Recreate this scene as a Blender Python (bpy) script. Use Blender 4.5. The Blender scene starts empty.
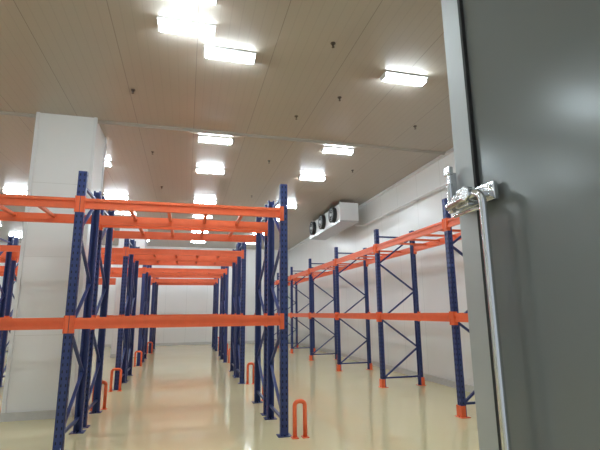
import bpy, bmesh, math, random
from mathutils import Vector, Matrix
random.seed(3)
scene=bpy.context.scene
scene.view_settings.view_transform='Standard'
COL=scene.collection

# ---------------- materials ----------------
def new_mat(name):
    m=bpy.data.materials.new(name); m.use_nodes=True
    return m, m.node_tree.nodes, m.node_tree.links, m.node_tree.nodes['Principled BSDF']
def simple(name,col,rough=.5,metal=0,noise=.12,scale=8,bump=0):
    m,n,l,b=new_mat(name)
    tc=n.new('ShaderNodeTexCoord'); nz=n.new('ShaderNodeTexNoise'); nz.inputs['Scale'].default_value=scale
    nz.inputs['Detail'].default_value=4
    l.new(tc.outputs['Object'],nz.inputs['Vector'])
    mx=n.new('ShaderNodeMix'); mx.data_type='RGBA'
    mx.inputs[6].default_value=(*[c*(1-noise) for c in col],1)
    mx.inputs[7].default_value=(*[min(1,c*(1+noise)) for c in col],1)
    l.new(nz.outputs['Fac'],mx.inputs[0]); l.new(mx.outputs[2],b.inputs['Base Color'])
    b.inputs['Roughness'].default_value=rough; b.inputs['Metallic'].default_value=metal
    return m
def panel_mat(name,col,seamcol,axis,pitch,rough,rib=0,seamw=.012):
    """sandwich-panel cladding: flat sheet with joints every `pitch` metres"""
    m,n,l,b=new_mat(name)
    tc=n.new('ShaderNodeTexCoord'); sp=n.new('ShaderNodeSeparateXYZ'); l.new(tc.outputs['Object'],sp.inputs[0])
    def band(p,w):
        d=n.new('ShaderNodeMath'); d.operation='DIVIDE'; l.new(sp.outputs[axis],d.inputs[0]); d.inputs[1].default_value=p
        f=n.new('ShaderNodeMath'); f.operation='FRACT'; l.new(d.outputs[0],f.inputs[0])
        c=n.new('ShaderNodeMath'); c.operation='LESS_THAN'; l.new(f.outputs[0],c.inputs[0]); c.inputs[1].default_value=w/p
        return c.outputs[0]
    s=band(pitch,seamw)
    nz=n.new('ShaderNodeTexNoise'); nz.inputs['Scale'].default_value=.7; nz.inputs['Detail'].default_value=3
    l.new(tc.outputs['Object'],nz.inputs['Vector'])
    mx0=n.new('ShaderNodeMix'); mx0.data_type='RGBA'
    mx0.inputs[6].default_value=(*[c*.96 for c in col],1); mx0.inputs[7].default_value=(*[min(1,c*1.04) for c in col],1)
    l.new(nz.outputs['Fac'],mx0.inputs[0])
    mx=n.new('ShaderNodeMix'); mx.data_type='RGBA'
    l.new(s,mx.inputs[0]); l.new(mx0.outputs[2],mx.inputs[6]); mx.inputs[7].default_value=(*seamcol,1)
    out=mx.outputs[2]
    if rib:
        r=band(rib,.012)
        k=n.new('ShaderNodeMath'); k.operation='MULTIPLY'; l.new(r,k.inputs[0]); k.inputs[1].default_value=.16
        mx2=n.new('ShaderNodeMix'); mx2.data_type='RGBA'; l.new(k.outputs[0],mx2.inputs[0]); l.new(out,mx2.inputs[6]); mx2.inputs[7].default_value=(*seamcol,1)
        out=mx2.outputs[2]
    l.new(out,b.inputs['Base Color']); b.inputs['Roughness'].default_value=rough
    return m

M_ceil=panel_mat('ceiling_panel',(.44,.40,.34),(.24,.21,.175),0,.96,.33,rib=.12,seamw=.007)
M_wallx=panel_mat('wall_panel_x',(.88,.89,.89),(.64,.65,.65),0,1.0,.25,seamw=.008)
M_wally=panel_mat('wall_panel_y',(.88,.89,.89),(.64,.65,.65),1,1.0,.25,seamw=.008)
M_column=panel_mat('column_panel',(.86,.87,.87),(.6,.6,.6),0,5,.3)
M_blue=simple('rack_blue_paint',(.026,.045,.175),.38,0,.15,20)
M_orange=simple('rack_orange_paint',(.85,.15,.05),.42,0,.1,10)
M_hole=simple('rack_slot_dark',(.006,.008,.02),.8,0)
M_steel=simple('galvanised_steel',(.55,.56,.57),.35,.8,.1,15)
M_chrome=simple('chrome_handle',(.70,.71,.72),.18,1,.03,5)
M_alu=simple('aluminium_trim',(.46,.48,.48),.42,.5,.06,6)
M_gasket=simple('rubber_gasket',(.02,.02,.02),.7)
M_door=simple('door_painted_steel',(.195,.21,.205),.2,.2,.05,1.5)
M_white=simple('white_powder_coat',(.82,.83,.84),.4,0,.04,5)
M_dark=simple('fan_dark',(.015,.016,.018),.5)
M_trim=simple('ceiling_joint_trim',(.46,.43,.38),.4,.1,.08,4)
M_brass=simple('sprinkler_metal',(.12,.10,.08),.4,.6)
M_kerb=simple('kerb_grey',(.65,.65,.63),.4,.1)

m,n,l,b=new_mat('epoxy_floor'); M_floor=m
tc=n.new('ShaderNodeTexCoord'); nz=n.new('ShaderNodeTexNoise'); nz.inputs['Scale'].default_value=.35; nz.inputs['Detail'].default_value=3
l.new(tc.outputs['Object'],nz.inputs['Vector'])
cr=n.new('ShaderNodeValToRGB'); cr.color_ramp.elements[0].position=.3; cr.color_ramp.elements[1].position=.7
cr.color_ramp.elements[0].color=(.77,.69,.41,1); cr.color_ramp.elements[1].color=(.80,.73,.46,1)
l.new(nz.outputs['Fac'],cr.inputs[0]); l.new(cr.outputs[0],b.inputs['Base Color'])
n2=n.new('ShaderNodeTexNoise'); n2.inputs['Scale'].default_value=1.2; n2.inputs['Detail'].default_value=3; l.new(tc.outputs['Object'],n2.inputs['Vector'])
mr=n.new('ShaderNodeMapRange'); mr.inputs[3].default_value=.05; mr.inputs[4].default_value=.14
l.new(n2.outputs['Fac'],mr.inputs[0]); l.new(mr.outputs[0],b.inputs['Roughness'])

m,n,l,b=new_mat('led_diffuser'); M_led=m
b.inputs['Base Color'].default_value=(.9,.9,.9,1)
b.inputs['Emission Color'].default_value=(.82,.93,1,1); b.inputs['Emission Strength'].default_value=70

# ---------------- mesh helpers ----------------
def box(bm,c,s,mi=0,rot=None):
    M=Matrix.Translation(Vector(c))
    if rot is not None: M=M@rot.to_4x4()
    M=M@Matrix.Diagonal((*s,1))
    r=bmesh.ops.create_cube(bm,size=1,matrix=M)
    for v in r['verts']:
        for f in v.link_faces: f.material_index=mi
def bar(bm,p,q,w,h,mi=0,up=(0,0,1)):
    p=Vector(p);q=Vector(q);d=q-p;L=d.length;z=d.normalized()
    u=Vector(up)
    if abs(z.dot(u))>.99: u=Vector((0,1,0))
    x=u.cross(z).normalized(); y=z.cross(x)
    R=Matrix((x,y,z)).transposed()
    box(bm,(p+q)/2,(w,h,L),mi,R)
def cyl(bm,p,q,r1,r2=None,seg=16,mi=0):
    p=Vector(p);q=Vector(q);d=q-p
    R=d.to_track_quat('Z','Y').to_matrix().to_4x4()
    r=bmesh.ops.create_cone(bm,cap_ends=True,segments=seg,radius1=r1,radius2=r1 if r2 is None else r2,depth=d.length,matrix=Matrix.Translation((p+q)/2)@R)
    for v in r['verts']:
        for f in v.link_faces: f.material_index=mi
def tube(bm,pts,r,seg=12,mi=0):
    pts=[Vector(p) for p in pts]; rings=[]; ref=None
    for i,p in enumerate(pts):
        t=(pts[min(i+1,len(pts)-1)]-pts[max(i-1,0)]).normalized()
        if ref is None:
            ref=t.orthogonal().normalized()
        ref=(ref-t*ref.dot(t)).normalized(); o=t.cross(ref)
        rings.append([bm.verts.new(p+r*(math.cos(a)*ref+math.sin(a)*o)) for a in [2*math.pi*k/seg for k in range(seg)]])
    for a,b_ in zip(rings,rings[1:]):
        for k in range(seg):
            f=bm.faces.new((a[k],a[(k+1)%seg],b_[(k+1)%seg],b_[k])); f.material_index=mi; f.smooth=True
    for rg,rev in ((rings[0],True),(rings[-1],False)):
        f=bm.faces.new(list(reversed(rg)) if rev else rg); f.material_index=mi
def arc_path(pts,rad,n=6):
    """round the corners of a polyline"""
    pts=[Vector(p) for p in pts]; out=[pts[0]]
    for i in range(1,len(pts)-1):
        a=(pts[i-1]-pts[i]).normalized(); b_=(pts[i+1]-pts[i]).normalized()
        A=pts[i]+a*rad; B=pts[i]+b_*rad
        for k in range(n+1):
            t=k/n; out.append((1-t)**2*A+2*t*(1-t)*pts[i]+t*t*B)
    out.append(pts[-1]); return out
def finish(name,bm,mats,loc=(0,0,0),parent=None,bevel=0):
    bmesh.ops.recalc_face_normals(bm,faces=bm.faces[:])
    me=bpy.data.meshes.new(name); bm.to_mesh(me); bm.free()
    for mm in mats: me.materials.append(mm)
    o=bpy.data.objects.new(name,me); o.location=loc; COL.objects.link(o)
    if parent: o.parent=parent
    if bevel:
        md=o.modifiers.new('bevel','BEVEL'); md.width=bevel; md.segments=2; md.limit_method='ANGLE'
    return o
def slab(name,x0,x1,y0,y1,z0,z1,mat):
    bm=bmesh.new(); box(bm,((x0+x1)/2,(y0+y1)/2,(z0+z1)/2),(x1-x0,y1-y0,z1-z0)); return finish(name,bm,[mat])

# ---------------- room shell ----------------
H=4.80; XL,XR=-9.0,5.25; YF,YB=-.15,22.6
slab('floor',XL-.15,XR+.15,YF-2.5,YB+.15,-.1,0,M_floor)
slab('ceiling',XL-.15,XR+.15,YF-.15,YB+.15,H,H+.15,M_ceil)
slab('wall_right',XR,XR+.15,YF-.15,YB+.15,0,H,M_wally)
slab('wall_left',XL-.15,XL,YF-.15,YB+.15,0,H,M_wally)
slab('wall_back',XL,XR,YB,YB+.15,0,H,M_wallx)
bm=bmesh.new()
DX0,DX1,DH=-1.3,.92,3.0
box(bm,((XL+DX0)/2,YF-.075,H/2),(DX0-XL,.15,H)); box(bm,((DX1+XR)/2,YF-.075,H/2),(XR-DX1,.15,H))
box(bm,((DX0+DX1)/2,YF-.075,(DH+H)/2),(DX1-DX0,.15,H-DH))
finish('wall_front',bm,[M_wallx])
bm=bmesh.new(); box(bm,((XL+XR)/2,7.68,H-.012),(XR-XL,.09,.024)); box(bm,((XL+XR)/2,7.68,H-.034),(XR-XL,.03,.02))
finish('trim_1',bm,[M_trim])
bm=bmesh.new(); box(bm,(XR-.03,(YF+YB)/2,H-.03),(.06,YB-YF,.06)); finish('trim_2',bm,[M_white])
bm=bmesh.new(); box(bm,((XL+XR)/2,YB-.03,H-.03),(XR-XL-.14,.06,.06)); finish('trim_3',bm,[M_white])
bm=bmesh.new(); box(bm,(XR-.02,(YF+YB)/2,.06),(.04,YB-YF,.12)); finish('baseboard_right',bm,[M_kerb])
bm=bmesh.new(); box(bm,((XL+XR)/2,YB-.02,.06),(XR-XL-.1,.04,.12)); finish('baseboard_back',bm,[M_kerb])

def column(x0,x1,y0,y1):
    bm=bmesh.new(); box(bm,((x0+x1)/2,(y0+y1)/2,H/2),(x1-x0,y1-y0,H),0)
    for cx in (x0,x1):
        for cy in (y0,y1):
            box(bm,(cx,cy,H/2),(.05,.05,H-.002),1)
    cx,cy=(x0+x1)/2,(y0+y1)/2
    box(bm,(cx,cy,.06),(x1-x0+.06,y1-y0+.06,.12),2)
    for z in (1.2,2.4,3.6): box(bm,(cx,cy,z),(x1-x0+.002,y1-y0+.002,.005),2)
    finish('structural_column',bm,[M_column,M_white,M_kerb])
column(-2.50,-1.62,7.55,8.43)
column(-2.50,-1.62,17.1,17.95)
column(-7.6,-6.8,12.6,13.4)

# ---------------- racks ----------------
RH=3.24
def rack(name,origin,u,v,nb,bl,depth=1.0,slots=True,shoe=True,levels=(1.40,2.83)):
    u=Vector(u);v=Vector(v);o=Vector(origin); bm=bmesh.new(); Z=Vector((0,0,1))
    def bx(a,d,z,sa,sd,sz,mi):  # in (u,v,z) coordinates
        c=u*a+v*d+Z*z
        s=[abs(u[i])*sa+abs(v[i])*sd+(sz if i==2 else 0) for i in range(3)]
        box(bm,c,s,mi)
    pw=.098;pd=.075
    for i in range(nb+1):
        a=i*bl
        for d,sg in ((0,1),(depth,-1)):
            bx(a,d+sg*.003,RH/2,pw,.006,RH,0)                 # web
            for s in (-1,1):
                bx(a+s*(pw/2-.003),d+sg*pd/2,RH/2,.006,pd,RH,0)
                bx(a+s*(pw/2-.014),d+sg*(pd-.003),RH/2,.022,.006,RH,0)
            bx(a,d+sg*pd/2,.004,.17,.15,.008,1 if shoe else 0)  # foot plate
            bx(a,d+sg*pd/2,.013,.012,.12,.012,2)
            if shoe:
                bx(a,d-sg*.012,.08,.12,.012,.16,1)
                for s in (-1,1): bx(a+s*.058,d+sg*.02,.08,.008,.07,.16,1)
            if slots:
                k=.12
                while k<RH-.04:
                    for s in (-.024,.024): bx(a+s,d-sg*.0008,k,.013,.0022,.032,2)
                    bx(a+pw/2,d+sg*.035,k,.002,.014,.026,2); bx(a-pw/2,d+sg*.035,k,.002,.014,.026,2)
                    k+=.075
        # bracing
        z0=.18
        for zz in (z0,RH-.16): bar(bm,u*a+v*.06+Z*zz,u*a+v*(depth-.06)+Z*zz,.035,.03,0)
        n_=5; st=(RH-.34)/n_
        for k in range(n_):
            d0,d1=(.06,depth-.06) if k%2==0 else (depth-.06,.06)
            bar(bm,u*a+v*d0+Z*(z0+k*st),u*a+v*d1+Z*(z0+(k+1)*st),.036,.03,0)
    for i in range(nb):
        a0=i*bl+pw/2; a1=(i+1)*bl-pw/2
        for z in levels:
            for d,sg in ((0,1),(depth,-1)):
                # roll-formed box beam with recessed web
                dd=d+sg*.026
                bx((a0+a1)/2,dd,z,a1-a0,.034,.06,1)
                bx((a0+a1)/2,dd-sg*.012,z+.045,a1-a0,.042,.036,1)
                bx((a0+a1)/2,dd-sg*.012,z-.045,a1-a0,.042,.036,1)
                for a in (a0-.018,a1+.018): bx(a,d-sg*.006,z-.01,.055,.008,.2,1)
                for a in (a0+.003,a1-.003): bx(a,d+sg*.01,z-.01,.006,.07,.2,1)
            for t in (.2,.4,.6,.8):
                aa=a0+(a1-a0)*t
                bar(bm,u*aa+v*.045+Z*(z+.02),u*aa+v*(depth-.045)+Z*(z+.02),.045,.035,1)
    return finish(name,bm,[M_blue,M_orange,M_hole],loc=o)

BL=2.54; XB=1.24
for i,y in enumerate((5.62,9.88,14.14,18.4)):
    nl=2 if i==0 else 3
    rack('pallet_rack',(XB-nl*BL,y,0),(1,0,0),(0,1,0),nl,BL,1.0,slots=(i<2),shoe=False)
    nb=1 if i==0 else 3
    rack('pallet_rack',(XB-nb*BL,y+1.2,0),(1,0,0),(0,1,0),nb,BL,1.0,slots=(i==0),shoe=False)
rack('pallet_rack',(3.88,3.22,0),(0,1,0),(1,0,0),7,2.64,.92,slots=True,shoe=True)

# hoop guards
def guard(x,y,w=.17,h=.42):
    bm=bmesh.new()
    e=Vector((w/2,0,0)); Z=Vector((0,0,1))
    tube(bm,arc_path([-e,-e+Z*h,e+Z*h,e],.06),.026,12)
    for s in (-1,1): box(bm,e*s+Z*.005,(.08,.1,.01))
    finish('rack_post_guard',bm,[M_orange],loc=(x,y,0))
for y in (5.62,9.88,14.14,18.4):
    guard(XB+.17,y-.10,.13); guard(XB+.20,y+2.30,.14)
    if y>6: guard(XB-BL,y-.16)
guard(XB-BL,8.0)

# ---------------- lamps ----------------
def lamp(x,y,L=.62):
    e=bpy.data.objects.new('led_ceiling_light',None); COL.objects.link(e); e.location=(x,y,H)
    bm=bmesh.new(); box(bm,(0,0,-.012),(L+.04,.20,.024)); 
    for s in (-1,1): box(bm,(s*(L/2+.008),0,-.045),(.014,.15,.055))
    finish('housing',bm,[M_white],parent=e)
    bm=bmesh.new(); box(bm,(0,0,-.05),(L,.135,.052)); finish('diffuser',bm,[M_led],parent=e,bevel=.016)
for y in (5.12,8.0,9.9,12.85,14.9,17.8,20.4):
    for x in (-7.0,-4.54,-2.05,.42,2.9):
        if x==-2.05 and y in (5.12,8.0,17.8): continue
        lamp(x,y)
lamp(-.12,4.70,.62); lamp(-.14,4.10,.62)
for x in (-4.54,-1.2,2.9): lamp(x,1.6)

# ceiling sprinklers
for x,y in ((-1.6,4.3),(-.9,6.4),(1.65,4.6),(1.7,6.7),(3.9,6.6),(1.65,9.0),(3.7,9.2),(-.8,9.0),(-.75,11.6),(1.7,12),(2.2,5.9),(3.6,5.0),(.9,3.9),(-2.7,5.6)):
    bm=bmesh.new()
    cyl(bm,(0,0,-.0),(0,0,-.008),.032); cyl(bm,(0,0,-.006),(0,0,-.035),.01)
    cyl(bm,(0,0,-.055),(0,0,-.059),.018)
    for s in (-1,1): bar(bm,(s*.012,0,-.03),(s*.005,0,-.057),.004,.004)
    finish('ceiling_sprinkler',bm,[M_brass],loc=(x,y,H))

# ---------------- evaporator ----------------
bm=bmesh.new()
X0,X1,Y0,Y1,Z0,Z1=4.32,4.86,11.8,15.1,4.18,4.68
cx,cy,cz=(X0+X1)/2,(Y0+Y1)/2,(Z0+Z1)/2
box(bm,(cx,cy,cz),(X1-X0,Y1-Y0,Z1-Z0),0)
for yy in (Y0,Y1): box(bm,(cx,yy,cz),(X1-X0+.04,.03,Z1-Z0+.04),0)
box(bm,(cx,cy,Z0-.04),(X1-X0+.06,Y1-Y0,.05),3)
nf=3; st=(Y1-Y0)/nf
for k in range(nf):
    fy=Y0+st*(k+.5); c=Vector((X0,fy,cz))
    cyl(bm,c+Vector((.0,0,0)),c+Vector((-.10,0,0)),.24,.235,32,1)
    cyl(bm,c+Vector((-.095,0,0)),c+Vector((-.105,0,0)),.22,seg=32,mi=2)
    tube(bm,[c+Vector((-.11,math.cos(t)*.235,math.sin(t)*.235)) for t in [2*math.pi*i/32 for i in range(33)]],.012,6,1)
    for rr in (.07,.125,.18):
        tube(bm,[c+Vector((-.125,math.cos(t)*rr,math.sin(t)*rr)) for t in [2*math.pi*i/24 for i in range(25)]],.004,5,3)
    cyl(bm,c+Vector((-.1,0,0)),c+Vector((-.14,0,0)),.045,seg=16,mi=3)
    for j in range(5):
        t=2*math.pi*j/5
        bar(bm,c+Vector((-.112,math.cos(t)*.04,math.sin(t)*.04)),c+Vector((-.112,math.cos(t)*.21,math.sin(t)*.21)),.09,.006,1,up=(1,.4,0))
for yy in (Y0+.2,cy,Y1-.2):
    for xx in (X0+.05,X1-.05): cyl(bm,(xx,yy,Z1),(xx,yy,H),.012,mi=3,seg=8)
finish('evaporator_unit',bm,[M_white,M_dark,M_dark,M_steel])
bm=bmesh.new()
tube(bm,arc_path([(4.9,12.1,4.08),(5.13,12.1,4.08),(5.13,2.0,4.08)],.08),.026,12)
for y in (3,4.5,6,7.5,9,10.5): box(bm,(5.18,y,4.08),(.12,.03,.07))
finish('insulated_pipe',bm,[M_white])

# ---------------- cold-room door (open leaf) ----------------
e=bpy.data.objects.new('cold_room_door',None); COL.objects.link(e)
DXF=.80; YE=1.125; YH=-.12; DT=.1; DZ0,DZ1=.02,2.95
bm=bmesh.new(); box(bm,(DXF+DT/2,(YE+YH)/2,(DZ0+DZ1)/2),(DT-.01,YE-YH-.02,DZ1-DZ0-.02)); finish('leaf',bm,[M_door],parent=e)
bm=bmesh.new(); w=.085
box(bm,(DXF+DT/2,YE-w/2,(DZ0+DZ1)/2),(DT+.012,w,DZ1-DZ0))
box(bm,(DXF+DT/2,YH+w/2,(DZ0+DZ1)/2),(DT+.012,w,DZ1-DZ0))
box(bm,(DXF+DT/2,(YE+YH)/2,DZ1-w/2),(DT+.011,YE-YH,w)); box(bm,(DXF+DT/2,(YE+YH)/2,DZ0+w/2),(DT+.011,YE-YH,w))
finish('edge_frame',bm,[M_alu],parent=e,bevel=.003)
bm=bmesh.new(); box(bm,(DXF-.001,YE-w-.005,(DZ0+DZ1)/2),(.012,.010,DZ1-DZ0-.1)); box(bm,(DXF+DT/2,YE+.006,(DZ0+DZ1)/2),(DT-.02,.012,DZ1-DZ0-.02))
finish('gasket',bm,[M_gasket],parent=e)
bm=bmesh.new()
xs=DXF-.008
box(bm,(xs-.005,1.015,1.815),(.014,.14,.05)); 
box(bm,(xs-.022,1.075,1.815),(.038,.06,.034))
box(bm,(xs-.034,1.04,1.835),(.02,.05,.014)); box(bm,(xs-.034,1.04,1.795),(.02,.05,.014))
box(bm,(xs-.018,1.118,1.855),(.024,.018,.12)); box(bm,(xs-.026,1.12,1.92),(.014,.03,.025))
cyl(bm,(xs-.034,1.105,1.785),(xs-.034,1.105,1.875),.011,seg=16)
cyl(bm,(xs,1.0,1.815),(xs-.06,1.0,1.815),.016,seg=20)
cyl(bm,(xs-.058,1.0,1.815),(xs-.066,1.0,1.815),.022,seg=6)
for yy,zz in ((.96,1.828),(.96,1.802),(1.08,1.838)): cyl(bm,(xs-.01,yy,zz),(xs-.018,yy,zz),.006,seg=8)
finish('latch_body',bm,[M_chrome],parent=e,bevel=.003)
bm=bmesh.new()
tube(bm,arc_path([(xs-.05,1.10,1.80),(xs-.05,.945,1.815),(xs-.05,.945,1.05),(xs,.945,1.05)],.045,8),.0105,16)
tube(bm,arc_path([(xs-.03,1.10,1.775),(xs-.03,.97,1.775),(xs-.03,.97,1.10),(xs,.97,1.10)],.03,6),.006,10)
finish('pull_handle',bm,[M_chrome],parent=e)
bm=bmesh.new()
for z in (.4,1.5,2.6): box(bm,(DXF+DT/2,YH-.005,z),(.13,.04,.16)); 
finish('hinges',bm,[M_steel],parent=e)

# world
w=bpy.data.worlds.new('World'); scene.world=w; w.use_nodes=True
w.node_tree.nodes['Background'].inputs[0].default_value=(.52,.57,.62,1); w.node_tree.nodes['Background'].inputs[1].default_value=1.0

# camera
cd=bpy.data.cameras.new('camera'); cam=bpy.data.objects.new('camera',cd); COL.objects.link(cam)
cd.sensor_width=36; cd.lens=25.98; cd.clip_start=.02
R=Matrix.Rotation(math.radians(-14.6),4,'Z')@Matrix.Rotation(math.radians(90+11.4),4,'X')@Matrix.Rotation(math.radians(-.6),4,'Z')
cam.matrix_world=Matrix.Translation((0,0,1.5))@R
scene.camera=cam
